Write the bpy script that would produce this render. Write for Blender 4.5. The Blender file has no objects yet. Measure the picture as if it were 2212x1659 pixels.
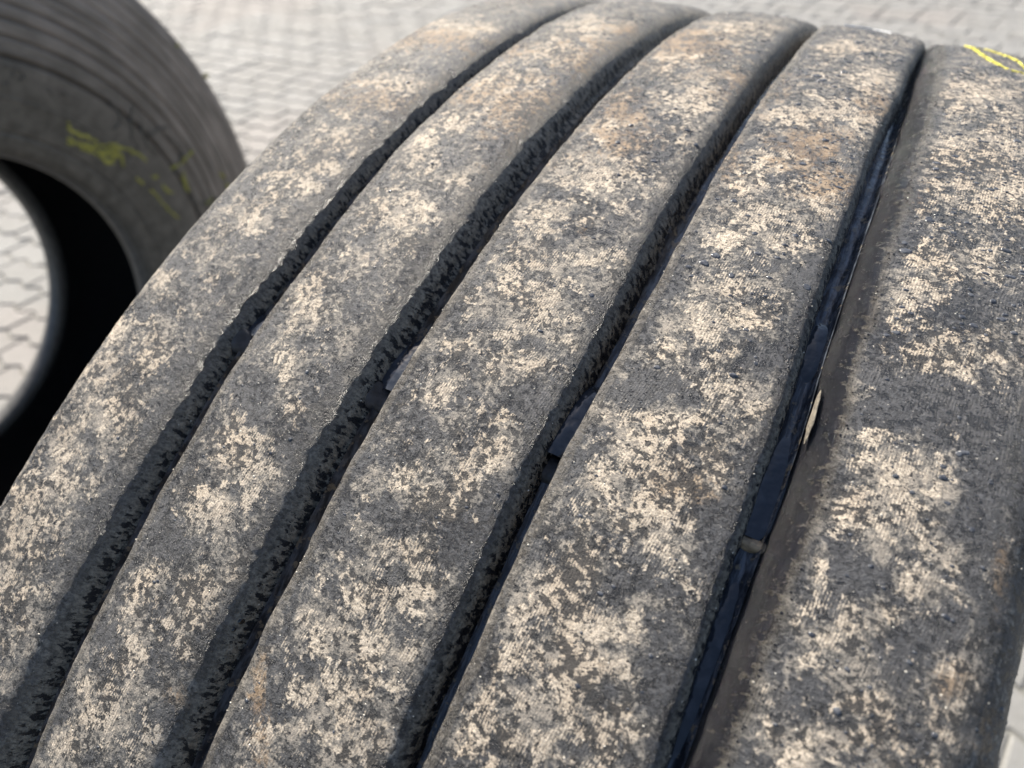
import bpy, math, random
import numpy as np
from mathutils import Matrix, Vector

random.seed(7)
RNG = np.random.default_rng(11)
S = bpy.context.scene
COL = S.collection

# ------------------------------------------------------------------ camera
CAM = np.array([0.0, -0.28300269, 1.15364571])
RIGHT = np.array([0.8760110058, 0.4805698126, -0.0407108449])
UP = np.array([-0.3214093826, 0.6446443762, 0.6936350892])
BACK = np.array([0.3595841020, -0.5945471246, 0.7191752152])
cd = bpy.data.cameras.new("camera")
cam = bpy.data.objects.new("camera", cd)
COL.objects.link(cam)
m = Matrix.Identity(4)
for i in range(3):
    m[i][0] = RIGHT[i]; m[i][1] = UP[i]; m[i][2] = BACK[i]; m[i][3] = CAM[i]
cam.matrix_world = m
cd.sensor_width = 36.0
cd.lens = 36.0 * 1455.95 / 2212.0
cd.clip_start = 0.01
cd.clip_end = 600.0
cd.dof.use_dof = True
cd.dof.focus_distance = 0.198
cd.dof.aperture_fstop = 9.5
S.camera = cam

# ------------------------------------------------------------------ light
SUN_EL = math.radians(40)
SUN_DIR = np.array([-0.84, 0.54])          # towards the sun, horizontal
SUN_DIR = SUN_DIR / np.linalg.norm(SUN_DIR)
toward = Vector((SUN_DIR[0]*math.cos(SUN_EL), SUN_DIR[1]*math.cos(SUN_EL), math.sin(SUN_EL)))
w = bpy.data.worlds.new("World"); S.world = w; w.use_nodes = True
nt = w.node_tree
sky = nt.nodes.new('ShaderNodeTexSky'); sky.sky_type = 'NISHITA'; sky.sun_disc = False
sky.sun_elevation = SUN_EL
sky.sun_rotation = math.atan2(SUN_DIR[0], SUN_DIR[1])
sky.dust_density = 2.0
bg = nt.nodes['Background']; bg.inputs['Strength'].default_value = 0.085
nt.links.new(sky.outputs['Color'], bg.inputs['Color'])
sd = bpy.data.lights.new("sun", 'SUN'); sd.energy = 5.0; sd.angle = math.radians(0.53)
sd.color = (1.0, 0.92, 0.80)
so = bpy.data.objects.new("sun", sd); COL.objects.link(so)
so.rotation_euler = toward.to_track_quat('Z', 'Y').to_euler()
S.view_settings.view_transform = 'Standard'
S.view_settings.look = 'None'
S.view_settings.gamma = 1.0
S.view_settings.use_curve_mapping = False
S.view_settings.exposure = 1.35

# ------------------------------------------------------------------ measured surface data (tyre angle, lateral position in metres)
EDGES={'r2L': [(-0.6279, -0.16091),(-0.5842, -0.16104),(-0.5449, -0.16053),(-0.4837, -0.16299),(-0.4338, -0.16159),(-0.3834, -0.16483),(-0.3432, -0.16372),(-0.3153, -0.16185),(-0.2566, -0.1628),(-0.1811, -0.16407),(-0.0782, -0.16223),(0.0401, -0.16093),(0.1666, -0.16665)], 'r1R': [(-0.5603, -0.17758),(-0.4814, -0.17527),(-0.4314, -0.17596),(-0.3713, -0.17881),(-0.3066, -0.17414),(-0.2141, -0.17449),(-0.1438, -0.17509),(-0.0392, -0.17459),(0.0796, -0.1769)], 'r3L': [(-0.5738, -0.10486),(-0.506, -0.10603),(-0.4718, -0.10524),(-0.429, -0.10561),(-0.3918, -0.10569),(-0.3486, -0.10568),(-0.3075, -0.10454),(-0.2624, -0.10393),(-0.2067, -0.1036),(-0.1451, -0.10331),(-0.0649, -0.10144),(0.0571, -0.10179),(0.301, -0.11379)], 'r2R': [(-0.583, -0.11818),(-0.5068, -0.11823),(-0.4402, -0.11952),(-0.3847, -0.12048),(-0.3293, -0.12092),(-0.2799, -0.11854),(-0.2037, -0.12134),(-0.0788, -0.12246),(0.0889, -0.11931),(0.3041, -0.12803)], 'r4L': [(-0.5106, -0.04698),(-0.4409, -0.04741),(-0.398, -0.04865),(-0.3537, -0.04973),(-0.311, -0.04701),(-0.2579, -0.04562),(-0.2125, -0.04447),(-0.1741, -0.04409),(-0.1036, -0.04513),(-0.0283, -0.04456),(0.0901, -0.04403),(0.2457, -0.04895)], 'r3R': [(-0.5182, -0.05452),(-0.4624, -0.05555),(-0.4089, -0.05561),(-0.3608, -0.05508),(-0.3095, -0.05308),(-0.2606, -0.05391),(-0.2005, -0.05608),(-0.1215, -0.05363),(-0.0351, -0.05246),(0.0949, -0.0526),(0.3032, -0.05792)], 'r5L': [(-0.456, 0.01181),(-0.4064, 0.0125),(-0.3569, 0.01299),(-0.2957, 0.01401),(-0.2297, 0.01127),(-0.184, 0.01097),(-0.1341, 0.01114),(-0.0601, 0.012),(0.0465, 0.01034),(0.1855, 0.01074)], 'r4R': [(-0.465, 0.00281),(-0.4012, 0.00167),(-0.3551, 0.0014),(-0.3175, 0.00093),(-0.2716, 0.00221),(-0.2125, -0.00112),(-0.13, -0.00037),(-0.0661, -0.00096),(0.037, 0.00243),(0.3075, 0.00247)]}
TAN=[[-0.0916,-0.1891,0.0021,-0.0067,0.0081,0.005],[-0.1088,-0.1857,0.0026,-0.0047,0.0099,0.0036],[0.0176,-0.198,0.0036,-0.0081,0.014,0.005],[-0.1177,-0.1931,0.0021,-0.005,0.008,0.004],[-0.218,-0.2191,0.0028,-0.0087,0.0083,0.0083],[-0.2434,-0.2086,0.0022,-0.0039,0.0059,0.0036],[-0.2684,-0.2074,0.0037,-0.0084,0.0089,0.0076],[-0.2801,-0.2078,0.0017,-0.0035,0.004,0.0031],[-0.2555,-0.2003,0.0023,-0.0049,0.0058,0.0044],[-0.2859,-0.182,0.0017,-0.0033,0.0036,0.0027],[-0.2902,-0.2017,0.0018,-0.0057,0.0039,0.0049],[-0.1432,-0.1967,0.0017,-0.0049,0.0059,0.0041],[-0.1763,-0.2157,0.0012,-0.0034,0.0041,0.0032],[-0.1974,-0.2225,0.002,-0.0063,0.0063,0.0061],[-0.0487,-0.1933,0.0031,-0.0051,0.0129,0.0036],[-0.3002,-0.1804,0.0022,-0.0065,0.0045,0.0051],[-0.3156,-0.1785,0.0019,-0.0042,0.0036,0.0032],[-0.2291,-0.1983,0.0017,-0.0053,0.0048,0.0048],[-0.2029,-0.1967,0.0019,-0.0044,0.0057,0.0039],[-0.0373,-0.1505,0.0034,-0.0111,0.0116,0.0064],[-0.0461,-0.1261,0.0017,-0.0132,0.0054,0.0068],[-0.0859,-0.1563,0.0016,-0.013,0.0056,0.0085],[-0.121,-0.1378,0.0026,-0.007,0.0084,0.0045],[-0.1201,-0.1507,0.0016,-0.0052,0.0052,0.0035],[-0.1655,-0.1543,0.0022,-0.0081,0.0067,0.0059],[-0.1901,-0.1436,0.0011,-0.0084,0.0032,0.0061],[-0.2181,-0.1423,0.0024,-0.0062,0.0062,0.0046],[-0.202,-0.1342,0.0014,-0.002,0.0038,0.0014],[-0.2358,-0.1474,0.001,-0.0018,0.0024,0.0013],[-0.238,-0.1378,0.0038,-0.0035,0.0091,0.0025],[-0.2637,-0.1494,0.0028,-0.0022,0.0063,0.0016],[-0.2759,-0.1477,0.0013,-0.0074,0.0028,0.0055],[-0.286,-0.1394,0.0015,-0.0051,0.003,0.0036],[-0.2616,-0.1289,0.0027,-0.0032,0.0058,0.0022],[-0.2713,-0.1318,0.0028,-0.0021,0.0059,0.0015],[-0.3004,-0.1545,0.002,-0.0016,0.004,0.0011],[-0.3161,-0.1522,0.0035,-0.0041,0.0064,0.0028],[-0.2871,-0.1174,0.0021,-0.002,0.0042,0.0013],[0.0379,-0.1373,0.0043,-0.0134,0.0102,0.0059],[-0.1458,-0.1582,0.0011,-0.0027,0.0035,0.002],[-0.0689,-0.1539,0.0032,-0.0058,0.0113,0.0036],[0.0021,-0.1372,0.0041,-0.0092,0.0118,0.0045],[-0.2515,-0.1189,0.0019,-0.0043,0.0042,0.0029],[-0.3038,-0.1394,0.0024,-0.003,0.0046,0.0021],[-0.2242,-0.1301,0.0018,-0.0048,0.0045,0.0033],[-0.3,-0.1221,0.0022,-0.0029,0.0042,0.0019],[-0.0976,-0.1281,0.0016,-0.0034,0.005,0.002],[-0.0244,-0.0668,0.0027,-0.0142,0.0065,0.0048],[0.0097,-0.0883,0.0039,-0.0076,0.0089,0.0027],[-0.0535,-0.0947,0.0023,-0.0044,0.0066,0.002],[-0.0816,-0.0805,0.0038,-0.007,0.0106,0.0031],[-0.0928,-0.0689,0.0008,-0.0025,0.0022,0.0011],[-0.1084,-0.0924,0.0031,-0.005,0.009,0.0025],[-0.1191,-0.0672,0.0031,-0.0027,0.0082,0.0012],[-0.1308,-0.0879,0.002,-0.0069,0.0057,0.0035],[-0.1409,-0.073,0.0023,-0.0063,0.0061,0.0031],[-0.1464,-0.0984,0.001,-0.0032,0.0029,0.0018],[-0.1542,-0.0792,0.001,-0.003,0.0027,0.0015],[-0.1632,-0.094,0.0021,-0.0015,0.0056,0.0008],[-0.1632,-0.0715,0.0025,-0.0028,0.0065,0.0014],[-0.1801,-0.0895,0.0016,-0.002,0.004,0.0011],[-0.1976,-0.0721,0.0013,-0.0036,0.0031,0.0019],[-0.2062,-0.086,0.0013,-0.0024,0.0032,0.0013],[-0.2083,-0.0739,0.0021,-0.0023,0.0049,0.0012],[-0.2253,-0.0783,0.0022,-0.0027,0.0049,0.0015],[-0.2402,-0.0791,0.0034,-0.0031,0.0073,0.0018],[-0.253,-0.0873,0.0024,-0.004,0.005,0.0024],[-0.2519,-0.0961,0.0012,-0.0015,0.0026,0.0009],[-0.277,-0.0828,0.0016,-0.0017,0.003,0.001],[-0.2502,-0.0735,0.0034,-0.003,0.0071,0.0016],[-0.2636,-0.0781,0.0036,-0.0038,0.0072,0.0022],[-0.2707,-0.0681,0.0029,-0.0037,0.0057,0.002],[-0.18,-0.0692,0.0015,-0.0026,0.0038,0.0013],[-0.1909,-0.0666,0.002,-0.0036,0.0049,0.0019],[-0.1501,-0.0595,0.0012,-0.0029,0.0032,0.0013],[0.0738,-0.0754,0.009,-0.0149,0.0112,0.0037],[-0.0799,-0.0993,0.0016,-0.0049,0.0048,0.0024],[-0.284,-0.0915,0.002,-0.0019,0.0038,0.0011],[-0.2316,-0.0688,0.0016,-0.0041,0.0036,0.0022],[-0.2502,-0.0632,0.0017,-0.0039,0.0034,0.0021],[0.0276,-0.0107,0.0061,-0.0108,0.0098,0.0015],[-0.0212,-0.0325,0.0035,-0.0069,0.0076,0.0017],[-0.0544,-0.032,0.0024,-0.0053,0.0057,0.0015],[-0.0697,-0.0354,0.0017,-0.0047,0.0042,0.0014],[-0.0968,-0.0314,0.0026,-0.0048,0.0065,0.0016],[-0.0831,-0.0254,0.0027,-0.0042,0.0066,0.0012],[-0.1134,-0.0218,0.0025,-0.0034,0.0061,0.0011],[-0.1294,-0.0248,0.0029,-0.0062,0.0072,0.0021],[-0.1239,-0.0158,0.0015,-0.0047,0.0036,0.0015],[-0.1428,-0.0323,0.0015,-0.0036,0.0036,0.0014],[-0.1496,-0.014,0.0024,-0.0041,0.0056,0.0014],[-0.161,-0.0229,0.0024,-0.0026,0.0056,0.001],[-0.1716,-0.0306,0.0029,-0.0062,0.0068,0.0025],[-0.1678,-0.043,0.0012,-0.0026,0.003,0.0011],[-0.1702,-0.0107,0.0012,-0.0048,0.0027,0.0017],[-0.1801,-0.0208,0.0023,-0.0047,0.0054,0.0018],[-0.1851,-0.0356,0.0012,-0.0047,0.0028,0.002],[-0.1906,-0.0205,0.0033,-0.0067,0.0074,0.0026],[-0.1943,-0.0117,0.0014,-0.0032,0.0031,0.0012],[-0.2197,-0.0347,0.003,-0.004,0.0064,0.0018],[-0.2223,-0.0248,0.0039,-0.0059,0.0082,0.0025],[-0.2165,-0.015,0.0014,-0.0049,0.003,0.002],[-0.2351,-0.0367,0.002,-0.0038,0.0042,0.0018],[-0.229,-0.0195,0.0029,-0.0057,0.006,0.0024],[-0.2386,-0.0251,0.003,-0.0037,0.006,0.0016],[-0.2392,-0.0129,0.0034,-0.0045,0.0068,0.0019],[-0.2581,-0.0414,0.0027,-0.0027,0.0052,0.0013],[-0.0101,-0.0019,0.0046,-0.0091,0.0089,0.0014],[-0.0066,-0.0189,0.0039,-0.0077,0.0077,0.0015],[0.068,-0.0277,0.0092,-0.0127,0.0107,0.0018],[-0.0659,-0.0138,0.0034,-0.007,0.008,0.0017],[-0.09,-0.0147,0.0021,-0.0049,0.0051,0.0013],[-0.2096,-0.0315,0.0019,-0.0042,0.0043,0.0018],[-0.2272,-0.0404,0.002,-0.004,0.0043,0.0019],[-0.2503,-0.026,0.0031,-0.0027,0.006,0.0012],[-0.2505,-0.0398,0.0021,-0.0028,0.0042,0.0013],[-0.0447,0.032,0.0038,-0.0077,0.0077,0.0008],[-0.0897,0.0288,0.0021,-0.0092,0.0046,0.0015],[-0.1139,0.0352,0.0029,-0.0046,0.0064,0.0008],[-0.1166,0.0436,0.0024,-0.0045,0.0052,0.0007],[-0.1356,0.0187,0.0014,-0.0021,0.0032,0.0005],[-0.1462,0.0246,0.0027,-0.0026,0.0061,0.0006],[-0.1549,0.03,0.0031,-0.0049,0.0069,0.0011],[-0.157,0.0369,0.0022,-0.0059,0.0048,0.0013],[-0.1475,0.0402,0.0009,-0.0019,0.002,0.0004],[-0.1551,0.0234,0.0018,-0.0031,0.004,0.0008],[-0.1677,0.033,0.0022,-0.0023,0.0047,0.0005],[-0.1776,0.0301,0.0017,-0.0032,0.0037,0.0008],[-0.1797,0.0409,0.0017,-0.0052,0.0036,0.0012],[-0.1852,0.0216,0.0013,-0.0042,0.0028,0.0012],[-0.189,0.0381,0.0021,-0.002,0.0045,0.0005],[-0.1903,0.0283,0.0009,-0.003,0.0018,0.0008],[-0.199,0.0171,0.0013,-0.0025,0.0028,0.0008],[-0.2081,0.0146,0.0011,-0.0029,0.0023,0.0009],[-0.2179,0.0168,0.0009,-0.0046,0.0018,0.0015],[-0.207,0.0258,0.0017,-0.0019,0.0036,0.0006],[-0.2085,0.0401,0.0026,-0.0018,0.0051,0.0005],[-0.2045,0.0542,0.0012,-0.0036,0.0025,0.0008],[-0.2252,0.0273,0.0018,-0.0026,0.0034,0.0008],[0.0327,0.0231,0.0078,-0.0164,0.0112,0.0008],[-0.0022,0.0403,0.0034,-0.0186,0.0057,0.0007],[-0.0432,0.0123,0.0013,-0.0054,0.0027,0.0008],[-0.1665,0.0273,0.0027,-0.0057,0.0058,0.0014],[-0.1703,0.0408,0.0022,-0.0044,0.0046,0.001],[-0.1939,0.0303,0.0017,-0.003,0.0036,0.0008],[-0.2004,0.0259,0.0013,-0.0019,0.0027,0.0006],[-0.0402,0.041,0.0026,-0.0106,0.0052,0.0008],[-0.0753,0.038,0.0022,-0.008,0.0047,0.001],[-0.0211,0.0255,0.0044,-0.0095,0.0083,0.0009],[-0.0987,0.0217,0.0013,-0.007,0.0029,0.0013],[-0.1953,0.054,0.0017,-0.0028,0.0034,0.0006],[-0.2174,0.0387,0.0026,-0.0018,0.0051,0.0005]]
OCH=[[0.0034,-0.1176,0.0043,-0.0125,0.0113,0.0054],[0.0371,-0.0869,0.0049,-0.0135,0.0092,0.0043],[-0.0607,-0.1922,0.0031,-0.0054,0.0127,0.0038],[-0.0472,-0.156,0.0022,-0.0052,0.0078,0.0031],[-0.0002,-0.0521,0.0031,-0.0108,0.0066,0.0029],[-0.0582,-0.0082,0.0024,-0.0049,0.0054,0.0011],[-0.0381,-0.0918,0.0018,-0.0083,0.005,0.0034],[-0.0504,-0.128,0.0028,-0.0128,0.009,0.0068],[0.0492,-0.1134,0.0051,-0.0082,0.0097,0.003],[-0.0406,-0.0213,0.0029,-0.0081,0.0064,0.0019],[-0.2773,-0.0955,0.0006,-0.0058,0.0013,0.0035],[-0.1789,-0.015,0.0014,-0.0029,0.0032,0.0011],[-0.108,-0.0752,0.0003,-0.001,0.0009,0.0004],[-0.0005,-0.1642,0.0025,-0.0053,0.0084,0.0029],[0.0016,-0.2041,0.0033,-0.007,0.0141,0.0046],[0.0056,-0.0042,0.0021,-0.0085,0.0039,0.0012],[-0.0586,-0.0814,0.0023,-0.0055,0.0063,0.0023],[-0.198,0.0528,0.0008,-0.0014,0.0017,0.0003],[-0.2044,0.0623,0.0005,-0.0036,0.001,0.0007],[-0.2895,-0.1195,0.0009,-0.0018,0.0017,0.0012],[-0.0547,0.0169,0.0009,-0.0036,0.0019,0.0006],[-0.1706,0.0576,0.0004,-0.0042,0.0009,0.0008],[-0.0538,-0.0451,0.0009,-0.0081,0.0022,0.0025]]
DARK=[[-0.1342,0.0287,0.0042,-0.0069,0.0093,0.0014],[-0.1379,0.0491,0.0027,-0.0182,0.0059,0.0029],[-0.1821,0.0282,0.0026,-0.0037,0.0056,0.001],[-0.1904,0.0444,0.0025,-0.0039,0.0053,0.0009],[-0.1801,0.0113,0.0018,-0.0044,0.0039,0.0013],[-0.0687,0.0082,0.0017,-0.0111,0.0038,0.0021],[-0.1713,-0.063,0.003,-0.004,0.0075,0.0019],[-0.2181,-0.0839,0.0022,-0.0034,0.0051,0.0019],[-0.155,-0.0345,0.0019,-0.0041,0.0047,0.0016],[-0.2149,-0.1108,0.0028,-0.0036,0.007,0.0023],[-0.2527,-0.1513,0.0027,-0.0034,0.0063,0.0026],[-0.2028,-0.1454,0.0023,-0.0053,0.0064,0.0039],[-0.1224,-0.0444,0.002,-0.005,0.0051,0.0019],[-0.2099,-0.0214,0.0019,-0.0041,0.0041,0.0017],[-0.2158,-0.0597,0.0026,-0.0043,0.0058,0.0022],[-0.2327,-0.0132,0.0014,-0.0028,0.0029,0.0011],[-0.1588,0.0496,0.0022,-0.0092,0.0046,0.0017],[-0.1843,-0.0034,0.0018,-0.0055,0.0041,0.0019],[-0.2275,-0.0026,0.0023,-0.0055,0.0047,0.0021],[-0.1307,-0.0033,0.0029,-0.0059,0.0068,0.0017],[-0.1044,-0.0001,0.003,-0.0087,0.0071,0.0022],[-0.2558,-0.1731,0.0036,-0.0047,0.0086,0.0038],[-0.1594,0.0374,0.0,-0.0001,0.0001,0.0],[-0.0961,0.0359,0.0031,-0.007,0.0067,0.001]]
YEL2=[[(0.7383,0.3443),(0.7201,0.3395),(0.7032,0.3367),(0.6815,0.3364),(0.6542,0.338),(0.6201,0.3408),(0.583,0.3421)],[(0.7053,0.3254),(0.6844,0.3263),(0.6621,0.3265),(0.6283,0.3299),(0.5992,0.3317),(0.5758,0.3375),(0.5558,0.3454)],[(0.6979,0.3221),(0.6724,0.3226),(0.6546,0.3266),(0.6243,0.3271),(0.5901,0.331),(0.5636,0.335)],[(0.6331,0.3221),(0.6034,0.3238),(0.5671,0.327)],[(0.5544,0.3245),(0.5497,0.3342),(0.5328,0.3417),(0.5115,0.3466),(0.4927,0.3459),(0.4816,0.3379),(0.4932,0.3299),(0.5239,0.327),(0.5528,0.3261)],[(0.5544,0.3295),(0.526,0.333),(0.5045,0.3404),(0.4766,0.3445)],[(0.5344,0.3426),(0.5102,0.3482),(0.4771,0.3471),(0.4571,0.344),(0.4263,0.3396)],[(0.5604,0.3432),(0.5318,0.3508),(0.5015,0.353),(0.4745,0.3572)],[(0.4897,0.356),(0.457,0.362),(0.4151,0.3642),(0.3727,0.3672)],[(0.54,0.3262),(0.5041,0.3261),(0.4687,0.3316)],[(0.3496,0.3393),(0.3282,0.3397),(0.3026,0.3408)],[(0.3026,0.3529),(0.2953,0.3604),(0.2887,0.3662)],[(0.2403,0.3623),(0.2056,0.3656),(0.1735,0.3701)],[(0.2624,0.3436),(0.2154,0.3452),(0.1563,0.3485),(0.1109,0.3526),(0.0628,0.359)],[(0.2662,0.3888),(0.2567,0.4017),(0.2504,0.4118),(0.2503,0.4284),(0.2463,0.4416)],[(0.2202,0.4057),(0.2001,0.4002),(0.1711,0.3968),(0.1353,0.3968)],[(0.1039,0.4691),(0.0858,0.4726),(0.0722,0.4753)],[(0.0527,0.4725),(0.0319,0.4759),(0.0258,0.4808)],[(0.0395,0.417),(0.0417,0.4254),(0.046,0.4323)],[(0.4982,0.5364),(0.4854,0.537)],[(0.3719,0.546),(0.3564,0.5469)]]
EMB2=[[(0.9932,0.3824),(0.9654,0.3858),(0.9414,0.3856),(0.9257,0.3819),(0.9243,0.3766),(0.9384,0.3724)],[(0.965,0.3832),(0.9589,0.3749)],[(0.9919,0.3616),(0.9746,0.3633),(0.97,0.3668)],[(0.8385,0.3738),(0.8186,0.3686)],[(0.7946,0.3762),(0.7656,0.3767)],[(0.6166,0.3936),(0.5855,0.3965),(0.5541,0.3848),(0.5599,0.3682)],[(0.5489,0.4117),(0.4857,0.3772),(0.4264,0.3695)],[(0.4898,0.4032),(0.4095,0.3836),(0.3521,0.3883)],[(0.4309,0.3941),(0.4114,0.4156),(0.3881,0.4308)],[(0.1237,0.3861),(0.0776,0.3982),(0.0249,0.4218),(0.0309,0.443)],[(0.3631,0.419),(0.2735,0.4244),(0.2369,0.387)]]
YEL1=[[(0.3097,0.0242),(0.2322,0.0278),(0.1903,0.033),(0.1619,0.0382),(0.154,0.0435),(0.1504,0.0478)],[(0.3097,0.0242),(0.3096,0.0283),(0.3116,0.0331),(0.2665,0.0369),(0.2397,0.0421),(0.2045,0.0457),(0.1729,0.0466)],[(0.3109,0.0254),(0.2054,0.0294),(0.1705,0.0347),(0.1539,0.0408),(0.1588,0.0457)]]
WHT1=[[(0.3009,-0.0364),(0.3024,-0.0285),(0.3043,-0.0188)],[(0.2991,-0.0349),(0.3012,-0.0239),(0.3044,-0.0118)],[(0.2987,-0.0314),(0.3002,-0.0217),(0.302,-0.0156)],[(0.3021,-0.0334),(0.3038,-0.0248),(0.2933,-0.017),(0.2806,-0.0121)]]


# ------------------------------------------------------------------ helpers
def tag(o, label=None, cat=None, group=None, kind=None):
    if label: o['label'] = label
    if cat: o['category'] = cat
    if group: o['group'] = group
    if kind: o['kind'] = kind
    return o

def empty(name, loc):
    o = bpy.data.objects.new(name, None); COL.objects.link(o); o.location = loc
    o.empty_display_size = 0.1
    return o

def link(name, me, mat=None, parent=None):
    o = bpy.data.objects.new(name, me); COL.objects.link(o)
    if mat: me.materials.append(mat)
    if parent:
        o.parent = parent
        o.matrix_parent_inverse = Matrix.Translation(parent.location).inverted() if parent.rotation_euler[:] == (0, 0, 0) else parent_inv(parent)
    return o

def parent_inv(p):
    return (Matrix.Translation(p.location) @ p.rotation_euler.to_matrix().to_4x4()).inverted()

def grid_mesh(name, V, wrap_i=False, wrap_j=False, smooth=True, attrs=None):
    """V: (ni, nj, 3) grid of vertices"""
    ni, nj = V.shape[:2]
    idx = np.arange(ni*nj).reshape(ni, nj)
    a = idx if wrap_i else idx[:-1]
    b = np.roll(idx, -1, 0) if wrap_i else idx[1:]
    if wrap_j:
        q = np.stack([a, b, np.roll(b, -1, 1), np.roll(a, -1, 1)], -1).reshape(-1, 4)
    else:
        q = np.stack([a[:, :-1], b[:, :-1], b[:, 1:], a[:, 1:]], -1).reshape(-1, 4)
    me = bpy.data.meshes.new(name)
    me.vertices.add(ni*nj); me.vertices.foreach_set('co', V.reshape(-1).astype(np.float32))
    me.loops.add(q.size); me.loops.foreach_set('vertex_index', q.reshape(-1).astype(np.int32))
    me.polygons.add(len(q))
    me.polygons.foreach_set('loop_start', np.arange(0, q.size, 4, dtype=np.int32))
    me.polygons.foreach_set('loop_total', np.full(len(q), 4, np.int32))
    if smooth: me.polygons.foreach_set('use_smooth', np.ones(len(q), bool))
    me.update(calc_edges=True)
    for k, arr in (attrs or {}).items():
        if arr.ndim == 3:
            at = me.attributes.new(k, 'FLOAT_VECTOR', 'POINT'); at.data.foreach_set('vector', arr.reshape(-1).astype(np.float32))
        else:
            at = me.attributes.new(k, 'FLOAT', 'POINT'); at.data.foreach_set('value', arr.reshape(-1).astype(np.float32))
    return me

def raw_mesh(name, V, F, smooth=True):
    me = bpy.data.meshes.new(name)
    me.from_pydata([tuple(v) for v in V], [], [tuple(int(i) for i in f) for f in F])
    if smooth:
        me.polygons.foreach_set('use_smooth', np.ones(len(me.polygons), bool))
    me.update()
    return me

def vnoise(x, y, cell, seed):
    r = np.random.default_rng(seed)
    T = r.random((256, 256))*2-1
    X = x/cell; Y = y/cell
    i = np.floor(X).astype(int); j = np.floor(Y).astype(int)
    fx = X-i; fy = Y-j
    fx = fx*fx*fx*(fx*(fx*6-15)+10); fy = fy*fy*fy*(fy*(fy*6-15)+10)
    i0, i1, j0, j1 = i % 256, (i+1) % 256, j % 256, (j+1) % 256
    return (T[i0, j0]*(1-fx)+T[i1, j0]*fx)*(1-fy)+(T[i0, j1]*(1-fx)+T[i1, j1]*fx)*fy

class NT:
    """small node helper"""
    def __init__(self, name):
        self.m = bpy.data.materials.new(name); self.m.use_nodes = True
        self.t = self.m.node_tree
        self.b = self.t.nodes['Principled BSDF']
    def n(self, typ, **kw):
        nd = self.t.nodes.new(typ)
        for k, v in kw.items():
            if k.startswith('_'): setattr(nd, k[1:], v)
        for k, v in kw.items():
            if not k.startswith('_'): self.set(nd, k, v)
        return nd
    def set(self, nd, k, v):
        s = nd.inputs[int(k[1:])] if k[0] == 'i' and k[1:].isdigit() else nd.inputs[k]
        if hasattr(v, 'is_linked') or isinstance(v, bpy.types.NodeSocket): self.t.links.new(v, s)
        else: s.default_value = v
    def attr(self, name, out='Fac'):
        return self.n('ShaderNodeAttribute', _attribute_name=name).outputs[out]
    def math(self, op, a, b=0.0, c=0.0, clamp=False):
        nd = self.n('ShaderNodeMath', _operation=op, _use_clamp=clamp)
        self.set(nd, 'i0', a); self.set(nd, 'i1', b); self.set(nd, 'i2', c)
        return nd.outputs[0]
    def noise(self, vec, scale, detail=4, rough=0.55, dist=0.0, out='Fac'):
        nd = self.n('ShaderNodeTexNoise', Vector=vec, Scale=scale, Detail=detail, Roughness=rough, Distortion=dist)
        return nd.outputs[out]
    def ss(self, v, a, b):
        nd = self.n('ShaderNodeMapRange', _interpolation_type='SMOOTHSTEP')
        self.set(nd, 'i0', v); self.set(nd, 'i1', a); self.set(nd, 'i2', b); self.set(nd, 'i3', 0.0); self.set(nd, 'i4', 1.0)
        return nd.outputs[0]
    def mix(self, f, a, b):
        nd = self.n('ShaderNodeMix', _data_type='RGBA')
        self.set(nd, 'i0', f)
        for i, v in ((6, a), (7, b)):
            if isinstance(v, tuple): nd.inputs[i].default_value = (*v, 1)
            else: self.t.links.new(v, nd.inputs[i])
        return nd.outputs[2]
    def vmul(self, v, s):
        nd = self.n('ShaderNodeVectorMath', _operation='MULTIPLY')
        self.set(nd, 'i0', v); nd.inputs[1].default_value = s
        return nd.outputs[0]
    def bump(self, h, strength=1.0, dist=1.0, normal=None):
        nd = self.n('ShaderNodeBump', Height=h, Strength=strength, Distance=dist)
        if normal: self.set(nd, 'Normal', normal)
        return nd.outputs[0]
    def out(self, **kw):
        for k, v in kw.items():
            self.set(self.b, k.replace('_', ' '), v)
        return self.m

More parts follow.
